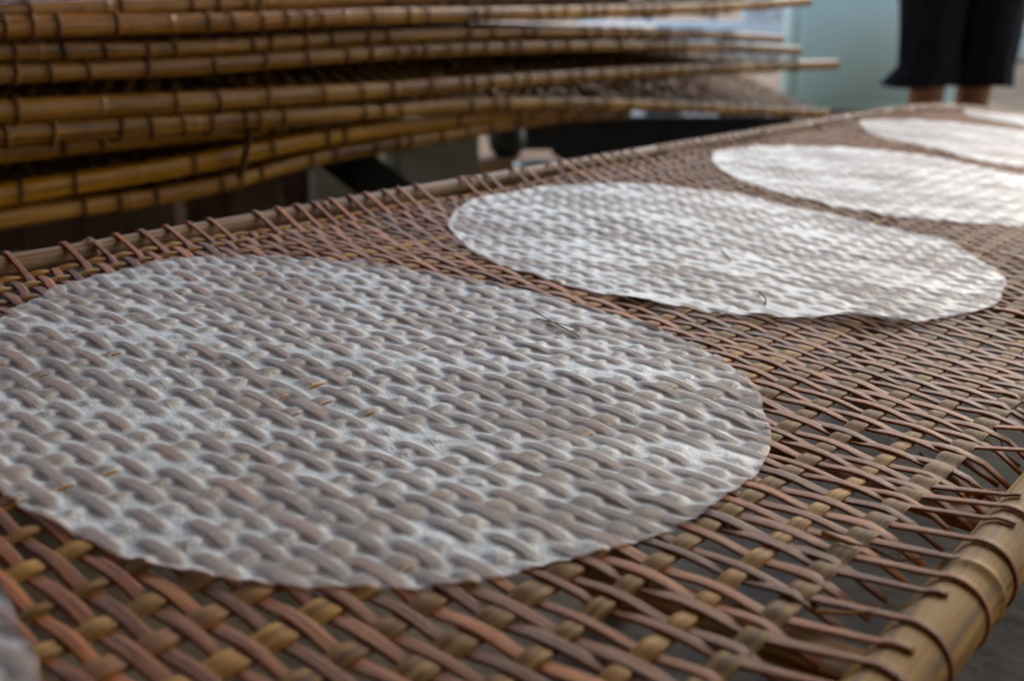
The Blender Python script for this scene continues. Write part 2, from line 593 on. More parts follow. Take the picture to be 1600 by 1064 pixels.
def strip_path(k, per, far_end, near_end):
    """(l, w, z) centre line with normals in the w-z plane"""
    w0, w1 = SL_W[0], SL_W[-1]
    n = int(per * (NJ - 1)) + 1
    w = np.interp(np.linspace(0, NJ - 1, n), np.arange(NJ), SL_W)
    l = strip_l(k, w)
    z = strip_z(k, l, w)
    pts = [np.c_[l, w, z]]
    sag = -0.066 * max(0, l[0] - 2.1) ** 2
    # far end
    fz = FAR_Z + sag
    rr = FAR_R + T_S + 0.0003
    if far_end == 0:          # over the pole and round it
        a = np.radians(np.arange(62, 300, 16.0))
        arc = np.c_[l[0] + 0.006 * (a - a[0]) / 4, FAR_W + rr * np.cos(a), fz + rr * np.sin(a)]
        pre = arc[::-1]
    elif far_end == 1:        # ends on top of the pole
        a = np.radians(np.arange(62, 110, 14.0))
        pre = np.c_[l[0] + 0 * a, FAR_W + rr * np.cos(a), fz + rr * np.sin(a)][::-1]
    else:                     # tucked under
        pre = np.array([[l[0], FAR_W - 0.004, fz - rr - 0.001], [l[0], FAR_W + 0.010, fz - rr + 0.001]])
    # near end
    nz = NEAR_Z + (-0.066 * max(0, l[-1] - 2.1) ** 2)
    rr = NEAR_R + T_S + 0.0003
    if near_end == 0:
        a = np.radians(np.arange(118, -80 - 9 * ((k * 541) % 9), -14.0))
        post = np.c_[l[-1] - (0.004 + 0.012 * ((k * 7307) % 13) / 13) * (a[0] - a) / 4, NEAR_W + rr * np.cos(a), nz + rr * np.sin(a)]
    elif near_end == 1:
        a = np.radians(np.arange(122, 122 - 20 - 50 * ((k * 7919) % 10) / 10, -12.0))
        post = np.c_[l[-1] + 0 * a, NEAR_W + rr * np.cos(a), nz + rr * np.sin(a)]
    else:
        e = ((k * 104729) % 17) / 17
        post = np.array([[l[-1], w1 + 0.008 + 0.010 * e, z[-1] - 0.003], [l[-1] + 0.002, w1 + 0.022 + 0.014 * e, z[-1] - 0.008 - 0.008 * e]])
    return np.vstack([pre, pts[0], post])


def strip_geo(k, per, ring, fe, ne):
    P = strip_path(k, per, fe, ne)
    d = np.linalg.norm(np.diff(P, axis=0), axis=1)
    P = P[np.r_[True, d > 1e-5]]
    T = np.gradient(P, axis=0)
    T /= np.linalg.norm(T, axis=1)[:, None]
    B = np.tile(np.array([1.0, 0, 0]), (len(P), 1))
    N = np.cross(T, B)
    N /= np.linalg.norm(N, axis=1)[:, None]
    if N[len(N) // 2, 2] < 0:
        N = -N
    B = np.cross(N, T)
    # narrower towards the wrapped ends
    s = np.linspace(0, 1, len(P))
    wob = 1 + 0.10 * np.sin(s * 21 + k) + 0.06 * np.sin(s * 53 + 2 * k)
    endn = np.clip((NEAR_W - 0.012 - P[:, 1]) / 0.03, 0, 1) * np.clip((P[:, 1] - FAR_W - 0.01) / 0.04, 0, 1)
    wsc = wob * (0.62 + 0.38 * endn)
    V, F, UV = sweep(P, T, N, B, prof_round(st_hw[k + KOFF], T_S, ring), wsc)
    return fl_(V), F, UV


def strip_ends(k):
    fe = 2 if k % 2 else (0 if FAR_RND[k + KOFF] < 0.72 else (1 if FAR_RND[k + KOFF] < 0.8 else 2))
    ne = (0, 2, 1, 2)[k % 4]
    if k * PITCH_L + L0 > 0.60 and (k * 37) % 10 < 5:
        ne = 2
    return fe, ne


for k in range(K0, KN):
    l = L0 + k * PITCH_L
    per, ring = (6, 8) if l < 0.95 else ((5, 6) if l < 1.6 else (4, 4))
    fe, ne = strip_ends(k)
    V, F, UV = strip_geo(k, per, ring, fe, ne)
    link("cross_strip", mesh_np("cross_strip", V, F, UV), rack, M_strip)
rest = []
for k in list(range(-70, K0)) + list(range(KN, KN + 20)):
    rest.append(strip_geo(k, 3, 4, *strip_ends(k)))
o = link("outer_cross_strips", mesh_np("outer_cross_strips", *join(rest)), rack, M_strip)
o["kind"] = "stuff"

L_START, L_END = -0.66, 3.78
ls = np.r_[np.arange(L_START, 0.15, PITCH_L / 2), np.arange(0.15, 1.7, PITCH_L / 5), np.arange(1.7, L_END, PITCH_L / 3)]
for j in range(NJ):
    w = slat_w(j, ls)
    P = np.c_[ls, w, slat_z(j, ls)]
    T = np.gradient(P, axis=0)
    T /= np.linalg.norm(T, axis=1)[:, None]
    B = np.tile(np.array([0, 1.0, 0]), (len(P), 1))
    N = np.cross(T, B)
    if N[0, 2] < 0:
        N = -N
    hw, ht = SL_HW[j], T_L
    prof = np.array([(-hw, -ht), (hw, -ht), (hw, ht * 0.35), (hw * 0.72, ht), (-hw * 0.72, ht), (-hw, ht * 0.35)])
    wsc = 1 + 0.10 * np.sin(ls * 5 + j) + 0.07 * np.sin(ls * 13 + 3 * j)
    V, F, UV = sweep(P, T, N, B, prof, wsc)
    me = mesh_np("long_slat", fl_(V), F, UV, smooth=False)
    link("long_slat", me, rack, M_slat)


def pole_geo(P, r0, r1, node_gap, seed, nseg=20, node_h=0.0016, step=0.012, ex=1.0):
    """bamboo culm through control points P with node rings"""
    rg = np.random.default_rng(seed)
    P = np.asarray(P, float)
    s = np.r_[0, np.cumsum(np.linalg.norm(np.diff(P, axis=0), axis=1))]
    t = np.arange(0, s[-1] + step, step)
    t[-1] = s[-1]
    nodes = []
    q = rg.uniform(0.05, node_gap)
    while q < s[-1]:
        nodes.append(q)
        q += node_gap * rg.uniform(0.8, 1.2)
    t = np.unique(np.r_[t, [n + d for n in nodes for d in (-0.008, -0.004, -0.0015, 0, 0.0015, 0.004, 0.008)]])
    t = t[(t >= 0) & (t <= s[-1])]
    Q = np.stack([np.interp(t, s, P[:, c]) for c in range(3)], 1)
    rad = np.interp(t, [0, s[-1]], [r0, r1])
    for n in nodes:
        rad = rad + node_h * np.exp(-((t - n) / 0.0035) ** 2) - 0.4 * node_h * np.exp(-((t - n - 0.006) / 0.003) ** 2)
    rad = rad * (1 + 0.012 * np.sin(t * 11 + seed) + 0.008 * np.sin(t * 29))
    return tube(Q, rad, nseg, 0.0, ex)


def smooth_line(P, n=60):
    """Catmull-Rom through the points"""
    P = np.asarray(P, float)
    Q = np.vstack([2 * P[0] - P[1], P, 2 * P[-1] - P[-2]])
    out = []
    m = max(2, n // (len(P) - 1))
    for i in range(1, len(Q) - 2):
        t = np.linspace(0, 1, m, endpoint=False)[:, None]
        a, b, c, d = Q[i - 1], Q[i], Q[i + 1], Q[i + 2]
        out.append(0.5 * ((2 * b) + (-a + c) * t + (2 * a - 5 * b + 4 * c - d) * t ** 2 + (-a + 3 * b - 3 * c + d) * t ** 3))
    out.append(P[-1:])
    return np.vstack(out)


lp = np.linspace(L_START - 0.05, L_END + 0.08, 60)
sagp = -0.066 * np.clip(lp - 2.1, 0, None) ** 2
P = np.c_[lp, FAR_W + 0.002 * np.sin(lp * 4), FAR_Z + sagp]
V, F, UV = pole_geo(P, FAR_R, FAR_R * 0.95, 0.24, 3, 18)
o = link("pole", mesh_np("pole", fl_(V), F, UV), rack, M_pole_far)
o["label"] = "thin brown bamboo side pole on the stack side"
P = np.c_[lp, NEAR_W + 0.0005 * np.sin(lp * 3), NEAR_Z + sagp]
V, F, UV = pole_geo(P, NEAR_R, NEAR_R * 0.95, 0.33, 8, 28)
o = link("pole", mesh_np("pole", fl_(V), F, UV), rack, M_pole_near)
o["label"] = "thick tan bamboo side pole on the near side"
for le in (L_START - 0.01, L_END + 0.01):
    ww = np.linspace(FAR_W - 0.03, NEAR_W + 0.03, 20)
    sg = -0.066 * max(0, le - 2.1) ** 2
    V, F, UV = pole_geo(np.c_[np.full(20, le), ww, np.full(20, sg - 0.022)], 0.009, 0.009, 0.2, 5, 12)
    link("end_bar", mesh_np("end_bar", fl_(V), F, UV), rack, M_pole_far)

# flat bamboo stays under the lattice
for q, (l, dl) in enumerate(((0.12, 0.0), (0.40, 0.02), (0.62, -0.02), (0.98, 0.0), (1.7, 0.0), (2.5, 0.0), (3.3, 0.0))):
    ww = np.linspace(FAR_W + 0.004, NEAR_W - 0.008, 24)
    P = np.c_[l + dl * (ww + 0.4) / 0.3, ww, base_z(np.full(24, l), ww) - 0.0125]
    P[:, 2] = np.minimum(P[:, 2], -0.0145 + -0.066 * max(0, l - 2.1) ** 2) - 0.004 * np.sin((ww - ww[0]) / (ww[-1] - ww[0]) * np.pi)
    T = np.gradient(P, axis=0)
    T /= np.linalg.norm(T, axis=1)[:, None]
    N = np.cross(T, [1.0, 0, 0])
    if N[0, 2] < 0:
        N = -N
    B = np.cross(N, T)
    V, F, UV = sweep(P, T, N, B, prof_round(0.015, 0.0025, 8))
    link("stay", mesh_np("stay", fl_(V), F, UV), rack, M_slat)

# split ends and splinters where the weave frays by the near pole
rs = np.random.default_rng(77)
for q in range(26):
    l = rs.uniform(0.40, 0.95)
    w = rs.uniform(-0.165, -0.118)
    ln = rs.uniform(0.012, 0.045)
    a_ = rs.normal(0, 0.45)
    z0 = float(base_z(np.array(l), np.array(w))) + rs.uniform(-0.006, 0.004)
    pts = smooth_line(np.array([(l, w, z0), (l + 0.5 * ln * math.sin(a_), w + 0.5 * ln * math.cos(a_), z0 + rs.normal(0.001, 0.002)), (l + ln * math.sin(a_ * 1.3), w + ln * math.cos(a_ * 1.3), z0 + rs.normal(0, 0.005))]), 8)
    V, F, UV = tube(fl_(pts), np.linspace(0.0011, 0.0003, len(pts)) * rs.uniform(0.6, 1.3), 5)
    link("splinter", mesh_np("splinter", V, F, UV), rack, M_slat)

# ------------------------------------------------------------------ rice paper rounds
def lattice_top(l, w, grow=1.0):
    """highest lattice surface under each (l, w)"""
    top = np.full(l.shape, -0.02)
    kf = np.rint((l - shear(w) - L0) / PITCH_L).astype(int)
    for dk in (-1, 0, 1):
        k = np.clip(kf + dk, -70, KN + 18)
        dl = l - strip_l(k, w)
        hw = st_hw[k + KOFF] * grow
        u = np.abs(dl) / hw
        z = strip_z(k, l, w) + (T_S + 0.0006 * (grow > 1)) * np.sqrt(np.clip(1 - u ** (3 if grow == 1 else 2.2), 0, 1))
        top = np.where(u < 1, np.maximum(top, z), top)
    jn = np.rint(np.interp(w, SL_W, np.arange(NJ))).astype(int)
    for dj in (-1, 0, 1):
        j = np.clip(jn + dj, 0, NJ - 1)
        ws = SL_W[j].copy()
        for t in range(3):
            ws = ws + sl_a[j, t] * np.sin(l * sl_f[j, t] + sl_p[j, t])
        u = np.abs(w - ws) / SL_HW[j]
        kk = (l - shear(SL_W[j]) - L0) / PITCH_L
        z = base_z(l, SL_W[j]) - A_L * np.cos(np.pi * (kk + j)) + T_L * np.where(u < 0.75, 1, 0.5) - 0.0005 * (grow > 1)
        top = np.where(u < 1, np.maximum(top, z), top)
    return top


def rice_paper(cl, cw, four, N, dx, label, seed, curl=None, sagk=1.0, lift=0.0004):
    rg = np.random.default_rng(seed)
    Rm = 0.262
    n = int(2 * Rm / dx) + 1
    lx = np.linspace(cl - Rm, cl + Rm, n)
    wx = np.linspace(cw - Rm, cw + Rm, n)
    Lg, Wg = np.meshgrid(lx, wx, indexing="ij")
    obs = lattice_top(Lg, Wg, 1.3)
    under = lattice_top(Lg, Wg) + 0.00055
    h = np.maximum(obs, base_z(Lg, Wg))
    g = 4.5e-5 * (dx / 0.001) ** 2 * sagk
    # the film dries taut: it spans the openings a little below the strip crests
    cell = 0.0006 * np.sin(Lg * 37 + seed) * np.sin(Wg * 29 + 2 * seed) + 0.0004 * np.sin(Lg * 91 - Wg * 67)
    floor_ = base_z(Lg, Wg) + lift + cell
    obs2 = np.maximum(obs, floor_)
    for it in range(int(110 * 0.001 / dx) + 30):
        e = np.pad(h, 1, mode="edge")
        h = np.maximum(obs2, 0.25 * (e[:-2, 1:-1] + e[2:, 1:-1] + e[1:-1, :-2] + e[1:-1, 2:]) - g)
    contact = np.clip(1 - (h - obs) / 0.0009, 0, 1) * np.clip((h - floor_) / 0.0007, 0.15, 1)
    for it in range(max(2, int(0.004 / dx))):
        e = np.pad(contact, 1, mode="edge")
        contact = 0.2 * (e[1:-1, 1:-1] + e[:-2, 1:-1] + e[2:, 1:-1] + e[1:-1, :-2] + e[1:-1, 2:])
        e = np.pad(h, 1, mode="edge")
        hs = 0.2 * (e[1:-1, 1:-1] + e[:-2, 1:-1] + e[2:, 1:-1] + e[1:-1, :-2] + e[1:-1, 2:])
        h = np.maximum(hs, np.where(Lg < 3, np.maximum(obs - 0.0004, under), obs))
    # square -> disc mapping (concentric)
    a = np.linspace(-1, 1, N)
    A, Bq = np.meshgrid(a, a, indexing="ij")
    big = np.abs(A) > np.abs(Bq)
    with np.errstate(divide="ignore", invalid="ignore"):
        r = np.where(big, A, Bq)
        th = np.where(big, np.pi / 4 * Bq / np.where(A == 0, 1, A), np.pi / 2 - np.pi / 4 * A / np.where(Bq == 0, 1, Bq))
    x, y = r * np.cos(th), r * np.sin(th)
    th = np.arctan2(y, x)
    rr = np.hypot(x, y)
    rad = four[0] + 0 * th
    for q in range(1, (len(four) - 1) // 2 + 1):
        rad = rad + four[2 * q - 1] * np.cos(q * th) + four[2 * q] * np.sin(q * th)
    for q, am in ((5, 0.0016), (8, 0.0014), (13, 0.0011), (23, 0.0008), (41, 0.0006)):
        rad = rad + am * rg.normal() * np.cos(q * th + rg.uniform(0, 6))
    l = cl + rr * rad * np.cos(th)
    w = cw + rr * rad * np.sin(th)
    fi = (l - lx[0]) / (lx[1] - lx[0])
    fj = (w - wx[0]) / (wx[1] - wx[0])
    i0 = np.clip(fi.astype(int), 0, n - 2)
    j0 = np.clip(fj.astype(int), 0, n - 2)
    u, v = fi - i0, fj - j0

    def samp(G):
        return (G[i0, j0] * (1 - u) * (1 - v) + G[i0 + 1, j0] * u * (1 - v) + G[i0, j0 + 1] * (1 - u) * v + G[i0 + 1, j0 + 1] * u * v)
    z = samp(h)
    c = samp(contact)
    d_edge = (1 - rr) * rad
    if curl is not None:
        for (al, ad, lift, depth) in curl:
            dth = (th - al + np.pi) % (2 * np.pi) - np.pi
            z = z + lift * np.exp(-(dth / ad) ** 2) * np.clip(1 - d_edge / depth, 0, 1) ** 2
    lf = sum(am * np.sin(q * th + rg.uniform(0, 6)) for q, am in ((6, 0.0007), (11, 0.0007), (19, 0.0006), (31, 0.0004)))
    z = z + np.clip(lf, 0, None) * np.clip(1 - d_edge / 0.014, 0, 1) ** 2
    edge = np.clip(1.4 - d_edge / 0.0026, 0, 1)
    z = z + 0.0005 * edge
    V = np.stack([l - cl, (w - cw) * FLIP, z], -1).reshape(-1, 3)
    F = grid_faces(N, N, closed=False)
    if FLIP > 0:
        F = F[:, ::-1]
    me = mesh_np("rice_paper", V, F, None, True, {"edge": edge.ravel(), "contact": (c * (1 - 0.6 * edge)).ravel()})
    o = link("rice_paper", me, None, M_paper)
    o.matrix_world = RACK_M @ Matrix.Translation((cl, cw * FLIP, 0))
    if me.polygons[0].normal.z < 0:
        me.flip_normals()
    tag(o, label, "rice paper", "rice paper rounds drying on the rack")
    return o


F1 = (0.2289, 0.0065, 0.0046, -0.0069, -0.0091, -0.0042, 0.0064)
F2 = (0.2381, -0.0009, -0.0009, -0.0021, 0.0028, -0.0017, -0.0009)
rice_paper(0.484, -0.440, F1, 540, 0.0009, "largest, frontmost whole rice paper round, with deep strip imprints", 1)
rice_paper(0.978, -0.455, F2, 360, 0.0014, "whole rice paper round with a lifted, curled edge, behind the frontmost one", 2,
           curl=[(2.22, 0.18, 0.008, 0.03), (2.55, 0.07, 0.004, 0.02)], sagk=0.7, lift=0.0008)
rice_paper(1.490, -0.462, (0.236, 0, 0, 0.002, 0, 0, 0), 220, 0.0022, "rice paper round third from the front, cut off by the picture's edge", 3, sagk=0.7, lift=0.0008)
rice_paper(2.030, -0.470, (0.234, 0, 0, 0, 0.002, 0, 0), 150, 0.003, "fourth rice paper round from the front, blurred, below the bare legs", 4, sagk=0.7)
rice_paper(2.560, -0.455, (0.234, 0, 0, 0, 0.002, 0, 0), 130, 0.003, "farthest rice paper round, a pale sliver at the right edge", 5, sagk=0.7)
rice_paper(-0.007, -0.420, (0.235, 0, 0, 0, 0, 0, 0), 240, 0.0018, "nearest rice paper, only its rim showing in the bottom left corner", 6)


# ------------------------------------------------------------------ trestles under the rack
def beam(name, p, q, w, h, mat, parent=None, bevel=0.004):
    p, q = Vector(p), Vector(q)
    me = box_mesh(name, w, h, (q - p).length, bevel)
    o = link(name, me, parent, mat)
    o.location = p
    o.rotation_euler = (q - p).to_track_quat('Z', 'Y').to_euler()
    return o


def rk(l, w, z):
    v = RACK_M @ Vector((l, w * FLIP, z))
    return v


for l, lab in ((-0.25, "low timber trestle under the near end of the long rack"), (1.25, "low timber trestle under the middle of the long rack"), (2.15, "low timber trestle under the far half of the long rack")):
    tr = empty("trestle", (rk(l, -0.4, 0).x, rk(l, -0.4, 0).y, 0))
    tag(tr, lab, "trestle", "trestles under the rack")
    a, b = rk(l, -0.76, -0.052), rk(l, -0.05, -0.052)
    o = beam("top_rail", a - tr.location, b - tr.location, 0.05, 0.06, M_brown, tr)
    for pnt in (rk(l, -0.70, -0.085), rk(l, -0.12, -0.085)):
        beam("leg", pnt - tr.location, Vector((pnt.x, pnt.y, 0.004)) - tr.location, 0.045, 0.045, M_brown, tr)

# ------------------------------------------------------------------ the stack of racks behind
PHI = R(52)


def plane_pt(px, py, phi, off):
    """intersection of a viewing ray with a vertical plane of plan direction phi whose distance from the camera is off"""
    n = np.array([math.sin(phi), -math.cos(phi), 0])
    v = ray(px, py)
    t = off / (n @ v)
    return np.array([0, 0, CAM_H]) + t * v


def stacked_rack(front, phi, off, r, label, mat, seed, slope=(0.0, 0.0), lattice_len=(0.0, 1.0), pitch=0.021, width=0.62, loose=False, wrap_every=3):
    rg = np.random.default_rng(seed)
    P = np.array([plane_pt(px, py, phi, off) for px, py in front])
    # carry the pole on beyond the left edge of the photograph
    d = P[0] - P[1]
    d /= np.linalg.norm(d)
    P = np.vstack([P[0] + d * 0.9, P])
    P = smooth_line(P, 60)
    org = P[0].copy()
    org[2] = P[:, 2].min() - r
    root = empty("stacked_rack", org)
    tag(root, label, "drying rack", "drying racks piled in the stack")
    back = np.array([-math.sin(phi), math.cos(phi), 0])
    s = np.r_[0, np.cumsum(np.linalg.norm(np.diff(P, axis=0), axis=1))]
    tot = s[-1]

    def along(t):
        return np.stack([np.interp(t, s, P[:, c]) for c in range(3)], -1)
    V, F, UV = pole_geo(P - org, r, r * 0.82, 0.36, seed, 24, 0.0012, 0.02, 0.62)
    link("pole", mesh_np("pole", V, F, UV), root, mat)
    Q = P + back * width
    Q[:, 2] = Q[:, 2] + np.interp(s, [0, tot], slope) * width
    V, F, UV = pole_geo(Q - org, r * 0.8, r * 0.7, 0.36, seed + 50, 10, 0.0014, 0.05)
    link("pole", mesh_np("pole", V, F, UV), root, mat)
    # long slats
    t = np.linspace(max(lattice_len[0], 0) * tot, lattice_len[1] * tot, int(tot / pitch * 1.5))
    C = along(t)
    sw = np.arange(0.045, width - 0.03, 0.030)
    for j, d_ in enumerate(sw):
        d_ = d_ + rg.normal(0, 0.003)
        Pq = C + back * d_ + np.array([0, 0, 1.0]) * (np.interp(t, [0, tot], slope) * d_ + 0.002 * np.cos(np.pi * (t / pitch + j)) - 0.003 * math.sin(math.pi * d_ / width))[:, None] - org
        T = np.gradient(Pq, axis=0)
        T /= np.linalg.norm(T, axis=1)[:, None]
        B = np.tile(back, (len(Pq), 1))
        N = np.cross(T, B)
        N *= np.sign(N[:, 2:3])
        hw = rg.uniform(0.006, 0.010)
        prof = np.array([(-hw, -0.0012), (hw, -0.0012), (hw, 0.0012), (-hw, 0.0012)])
        V, F, UV = sweep(Pq, T, N, B, prof)
        link("long_slat", mesh_np("long_slat", V, F, UV, smooth=False), root, M_slat_o)
    # cross strips: four shared meshes (parity x wrapped or not), laid along the pole
    def strip_mesh(par, wrap, var):
        pts = []
        rr = r + 0.0020
        if wrap:
            a = np.radians(np.arange(-150, 100, 14.0))
            pts += [(-rr * 1.02 * np.sign(math.cos(q)) * abs(math.cos(q)) ** 0.66, rr * 1.02 * np.sign(math.sin(q)) * abs(math.sin(q)) ** 0.66) for q in a]       # (back distance, z)
        else:
            pts += [(0.012, -0.010), (0.028, -0.006)]
        dd = np.arange(0.045, width - 0.02, 0.0085)
        for d_ in dd:
            jq = (d_ - 0.045) / 0.030
            pts.append((d_, -0.0045 * math.cos(math.pi * (par + jq)) - 0.003 * math.sin(math.pi * d_ / width)))
        pts = np.array(pts)
        Pq = np.c_[np.zeros(len(pts)), pts[:, 0], pts[:, 1]]
        if wrap:
            m_ = len(a)
            Pq[:m_, 0] = np.linspace(0.012 * (var - 0.5) * 2, 0, m_)
        T = np.gradient(Pq, axis=0)
        T /= np.linalg.norm(T, axis=1)[:, None]
        B = np.tile(np.array([1.0, 0, 0]), (len(Pq), 1))
        N = np.cross(T, B)
        wsc = np.full(len(Pq), 1.0)
        if wrap:
            wsc[:m_] = 0.5
        V, F, UV = sweep(Pq, T, N, B, prof_round(0.0056, 0.0014, 6), wsc)
        return mesh_np("cross_strip", V, F, UV)
    var = {}
    t = lattice_len[0] * tot + 0.02
    k, last_wrap = 0, -5
    ang = math.atan2(back[1], back[0]) - math.pi / 2
    while t < lattice_len[1] * tot - 0.01:
        wr = (k - last_wrap >= 2) and rg.random() < 1.15 / wrap_every
        if wr:
            last_wrap = k
        key = (k % 2, wr, rg.integers(0, 2))
        if key not in var:
            var[key] = strip_mesh(key[0], key[1], float(key[2]))
        o = link("cross_strip", var[key], root, M_bind)
        c = along(np.array(t)) - org
        o.location = c
        o.rotation_euler = (math.atan(np.interp(t, [0, tot], slope)), 0, ang + rg.normal(0, 0.05))
        t += pitch * rg.uniform(0.75, 1.3)
        k += 1
    if loose:
        pts = smooth_line(np.array([plane_pt(px, py, phi, off - r - 0.006) for px, py in ((378, 172), (388, 190), (389, 215), (384, 240), (379, 260), (375, 279))]), 24) - org
        pts[:, 0] += 0.0
        V, F, UV = tube(pts, np.linspace(0.0072, 0.0052, len(pts)), 8)
        link("loose_binding", mesh_np("loose_binding", V, F, UV), root, M_bind)
    return root


n_ = np.array([math.sin(PHI), -math.cos(PHI)])
OFF = n_ @ np.array([-800 / 1900 * 1.62, 1.62])     # the stack's front plane
stacked_rack([(0, 19), (250, 9), (500, 1), (700, -6), (1000, -12), (1200, -14)], PHI, OFF - 0.02, 0.0125, "topmost rack of the bamboo stack, cut off by the picture's top", M_pole_o, 21)
stacked_rack([(0, 45), (300, 37), (600, 26), (850, 21), (1100, 13), (1263, 3)], PHI, OFF, 0.0150, "second rack from the top of the stack, its pole end tapering out", M_pole_o, 22, lattice_len=(0, 0.93))
stacked_rack([(0, 82), (300, 75), (600, 58), (876, 51), (1100, 55), (1222, 62)], PHI, OFF - 0.03, 0.0125, "third rack from the top of the stack, with a thinner pole", M_pole_o, 23, lattice_len=(0, 0.92))
stacked_rack([(0, 116), (300, 104), (600, 83), (876, 73), (1100, 74), (1248, 80)], PHI, OFF - 0.01, 0.0140, "fourth rack from the top, just above the open weave gap in the stack", M_pole_o, 24, lattice_len=(0, 0.93))
stacked_rack([(0, 174), (300, 159), (600, 141), (876, 121), (1100, 108), (1306, 101)], PHI, OFF, 0.0165, "fifth rack from the top, its pole sticking out farthest right", M_pole_o, 25, lattice_len=(0, 0.93), slope=(0.05, 0.08))
stacked_rack([(0, 210), (300, 192), (600, 173), (800, 162), (1000, 164), (1290, 178)], PHI, OFF - 0.005, 0.0160, "sixth rack from the top, with a loose binding dangling from its pole", M_pole_o, 26, loose=True, lattice_len=(0, 1.0), slope=(0.0, 0.36))
stacked_rack([(0, 241), (175, 222), (400, 204), (700, 186), (900, 178)], R(55), OFF - 0.06, 0.0150, "seventh rack from the top, mostly hidden, its yellow pole at the left", M_pole_y, 27)
stacked_rack([(0, 305), (300, 256), (500, 216), (725, 187), (900, 176)], R(55), OFF - 0.01, 0.0175, "rack with the bright yellow bamboo pole, second from the stack's bottom", M_pole_y, 28, wrap_every=4)
stacked_rack([(0, 342), (300, 297), (500, 246), (725, 206), (876, 184), (980, 176)], R(55), OFF - 0.02, 0.0150, "lowest rack of the stack, with a reddish brown pole", M_pole_o, 29)

# ------------------------------------------------------------------ what carries the stack
def block(name, px0, px1, py_top, Y, depth, label, cat, mat, rot=0.0):
    a, b = at(px0, py_top, Y), at(px1, py_top, Y)
    me = box_mesh(name, abs(b[0] - a[0]), depth, a[2], 0.012)
    o = link(name, me, None, mat)
    o.location = ((a[0] + b[0]) / 2, Y + depth / 2, 0)
    o.rotation_euler = (0, 0, rot)
    tag(o, label, cat)
    return o


block("concrete_pier", 600, 735, 172, 3.15, 0.22, "grey concrete pier under the stack, right of the dark brace", "pier", M_conc, R(14))
block("concrete_pier", 470, 592, 172, 3.35, 0.25, "grey concrete pier half hidden behind the dark slanting brace", "pier", M_conc, R(14))
p, q = at(470, 195, 2.95), at(650, 335, 2.75)
o = beam("brace", p, q, 0.06, 0.085, M_dark)
tag(o, "black slanting timber brace between the two concrete piers", "brace")
for px, lab in ((395, "dark timber post left of the concrete piers"), (235, "dark timber post under the left part of the stack")):
    a = at(px, 205, 2.75)
    o = link("stack_post", box_mesh("stack_post", 0.10, 0.10, a[2] + 0.02), None, M_brown)
    o.location = (a[0], a[1], 0)
    tag(o, lab, "post", "posts under the stack")

# black tub and enamel basin behind the piers
def lathe(name, prof, mat, seg=40, parent=None):
    a = np.linspace(0, 2 * np.pi, seg, endpoint=False)
    prof = np.array(prof)
    V = np.stack([prof[:, 0, None] * np.cos(a), prof[:, 0, None] * np.sin(a), np.repeat(prof[:, 1, None], seg, 1)], -1).reshape(-1, 3)
    me = mesh_np(name, V, grid_faces(len(prof), seg))
    return link(name, me, parent, mat)


YC = 4.25
xa, xb, zc = at(775, 187, YC)[0], at(1232, 187, YC)[0], at(1000, 187, YC)[2]
ch = empty("chest", ((xa + xb) / 2, YC, 0))
tag(ch, "long low black chest standing behind the stack's right end", "chest")
o = link("carcass", box_mesh("carcass", xb - xa, 0.5, zc - 0.06, 0.008), ch, M_black)
o.location = (0, 0.25, 0.04)
o = link("lid", box_mesh("lid", xb - xa + 0.03, 0.54, 0.03, 0.008), ch, M_black)
o.location = (0, 0.25, zc - 0.018)
for q in range(3):
    o = link("front_panel", box_mesh("front_panel", (xb - xa) / 3 - 0.05, 0.012, zc - 0.16, 0.004), ch, M_black)
    o.location = ((q - 1) * (xb - xa) / 3, -0.004, 0.09)
for sx in (-1, 1):
    for sy in (0.04, 0.46):
        o = link("foot", box_mesh("foot", 0.07, 0.07, 0.042, 0.004), ch, M_black)
        o.location = (sx * ((xb - xa) / 2 - 0.08), sy, 0)
for px, m_, lab, sz in ((1040, M_blue, "small pale blue box on the black chest", (0.13, 0.10, 0.022)), (1150, M_white, "small white box on the right end of the black chest", (0.09, 0.1, 0.025)), (1188, M_red, "small red box on the right end of the black chest", (0.05, 0.08, 0.03))):
    o = link("box", box_mesh("box", *sz, 0.005), None, m_)
    o.location = (at(px, 187, YC)[0], YC + 0.09, zc + 0.0135)
    tag(o, lab, "box")
c = at(792, 244, 3.7)
st_ = link("pot_stand", box_mesh("pot_stand", 0.26, 0.22, c[2], 0.02), None, M_ground)
st_.location = (c[0] + 0.03, c[1] + 0.02, 0)
tag(st_, "tan clay block carrying the sooty black pot", "block")
po = lathe("pot", [(0.001, 0), (0.035, 0.0), (0.052, 0.02), (0.058, 0.05), (0.05, 0.085), (0.036, 0.10), (0.036, 0.106), (0.016, 0.115), (0.012, 0.128), (0.001, 0.13)], M_black)
po.location = (c[0], c[1], c[2] + 0.001)
tag(po, "round sooty black pot in front of the black chest's left end", "pot")
c = at(838, 268, 3.1)
bt = link("stool", box_mesh("stool", 0.16, 0.16, c[2] - 0.04, 0.01), None, M_brown)
bt.location = (c[0] + 0.02, c[1], 0)
tag(bt, "brown wooden stool under the blue grey basin", "stool")
bs = lathe("basin", [(0.001, 0.0), (0.04, 0.0), (0.05, 0.008), (0.072, 0.05), (0.080, 0.052), (0.080, 0.055), (0.070, 0.053), (0.048, 0.012), (0.04, 0.006), (0.001, 0.005)], M_blue)
bs.location = (c[0] + 0.02, c[1], c[2] - 0.038)
tag(bs, "small blue grey enamel basin on a stool, beside the black pot", "basin")

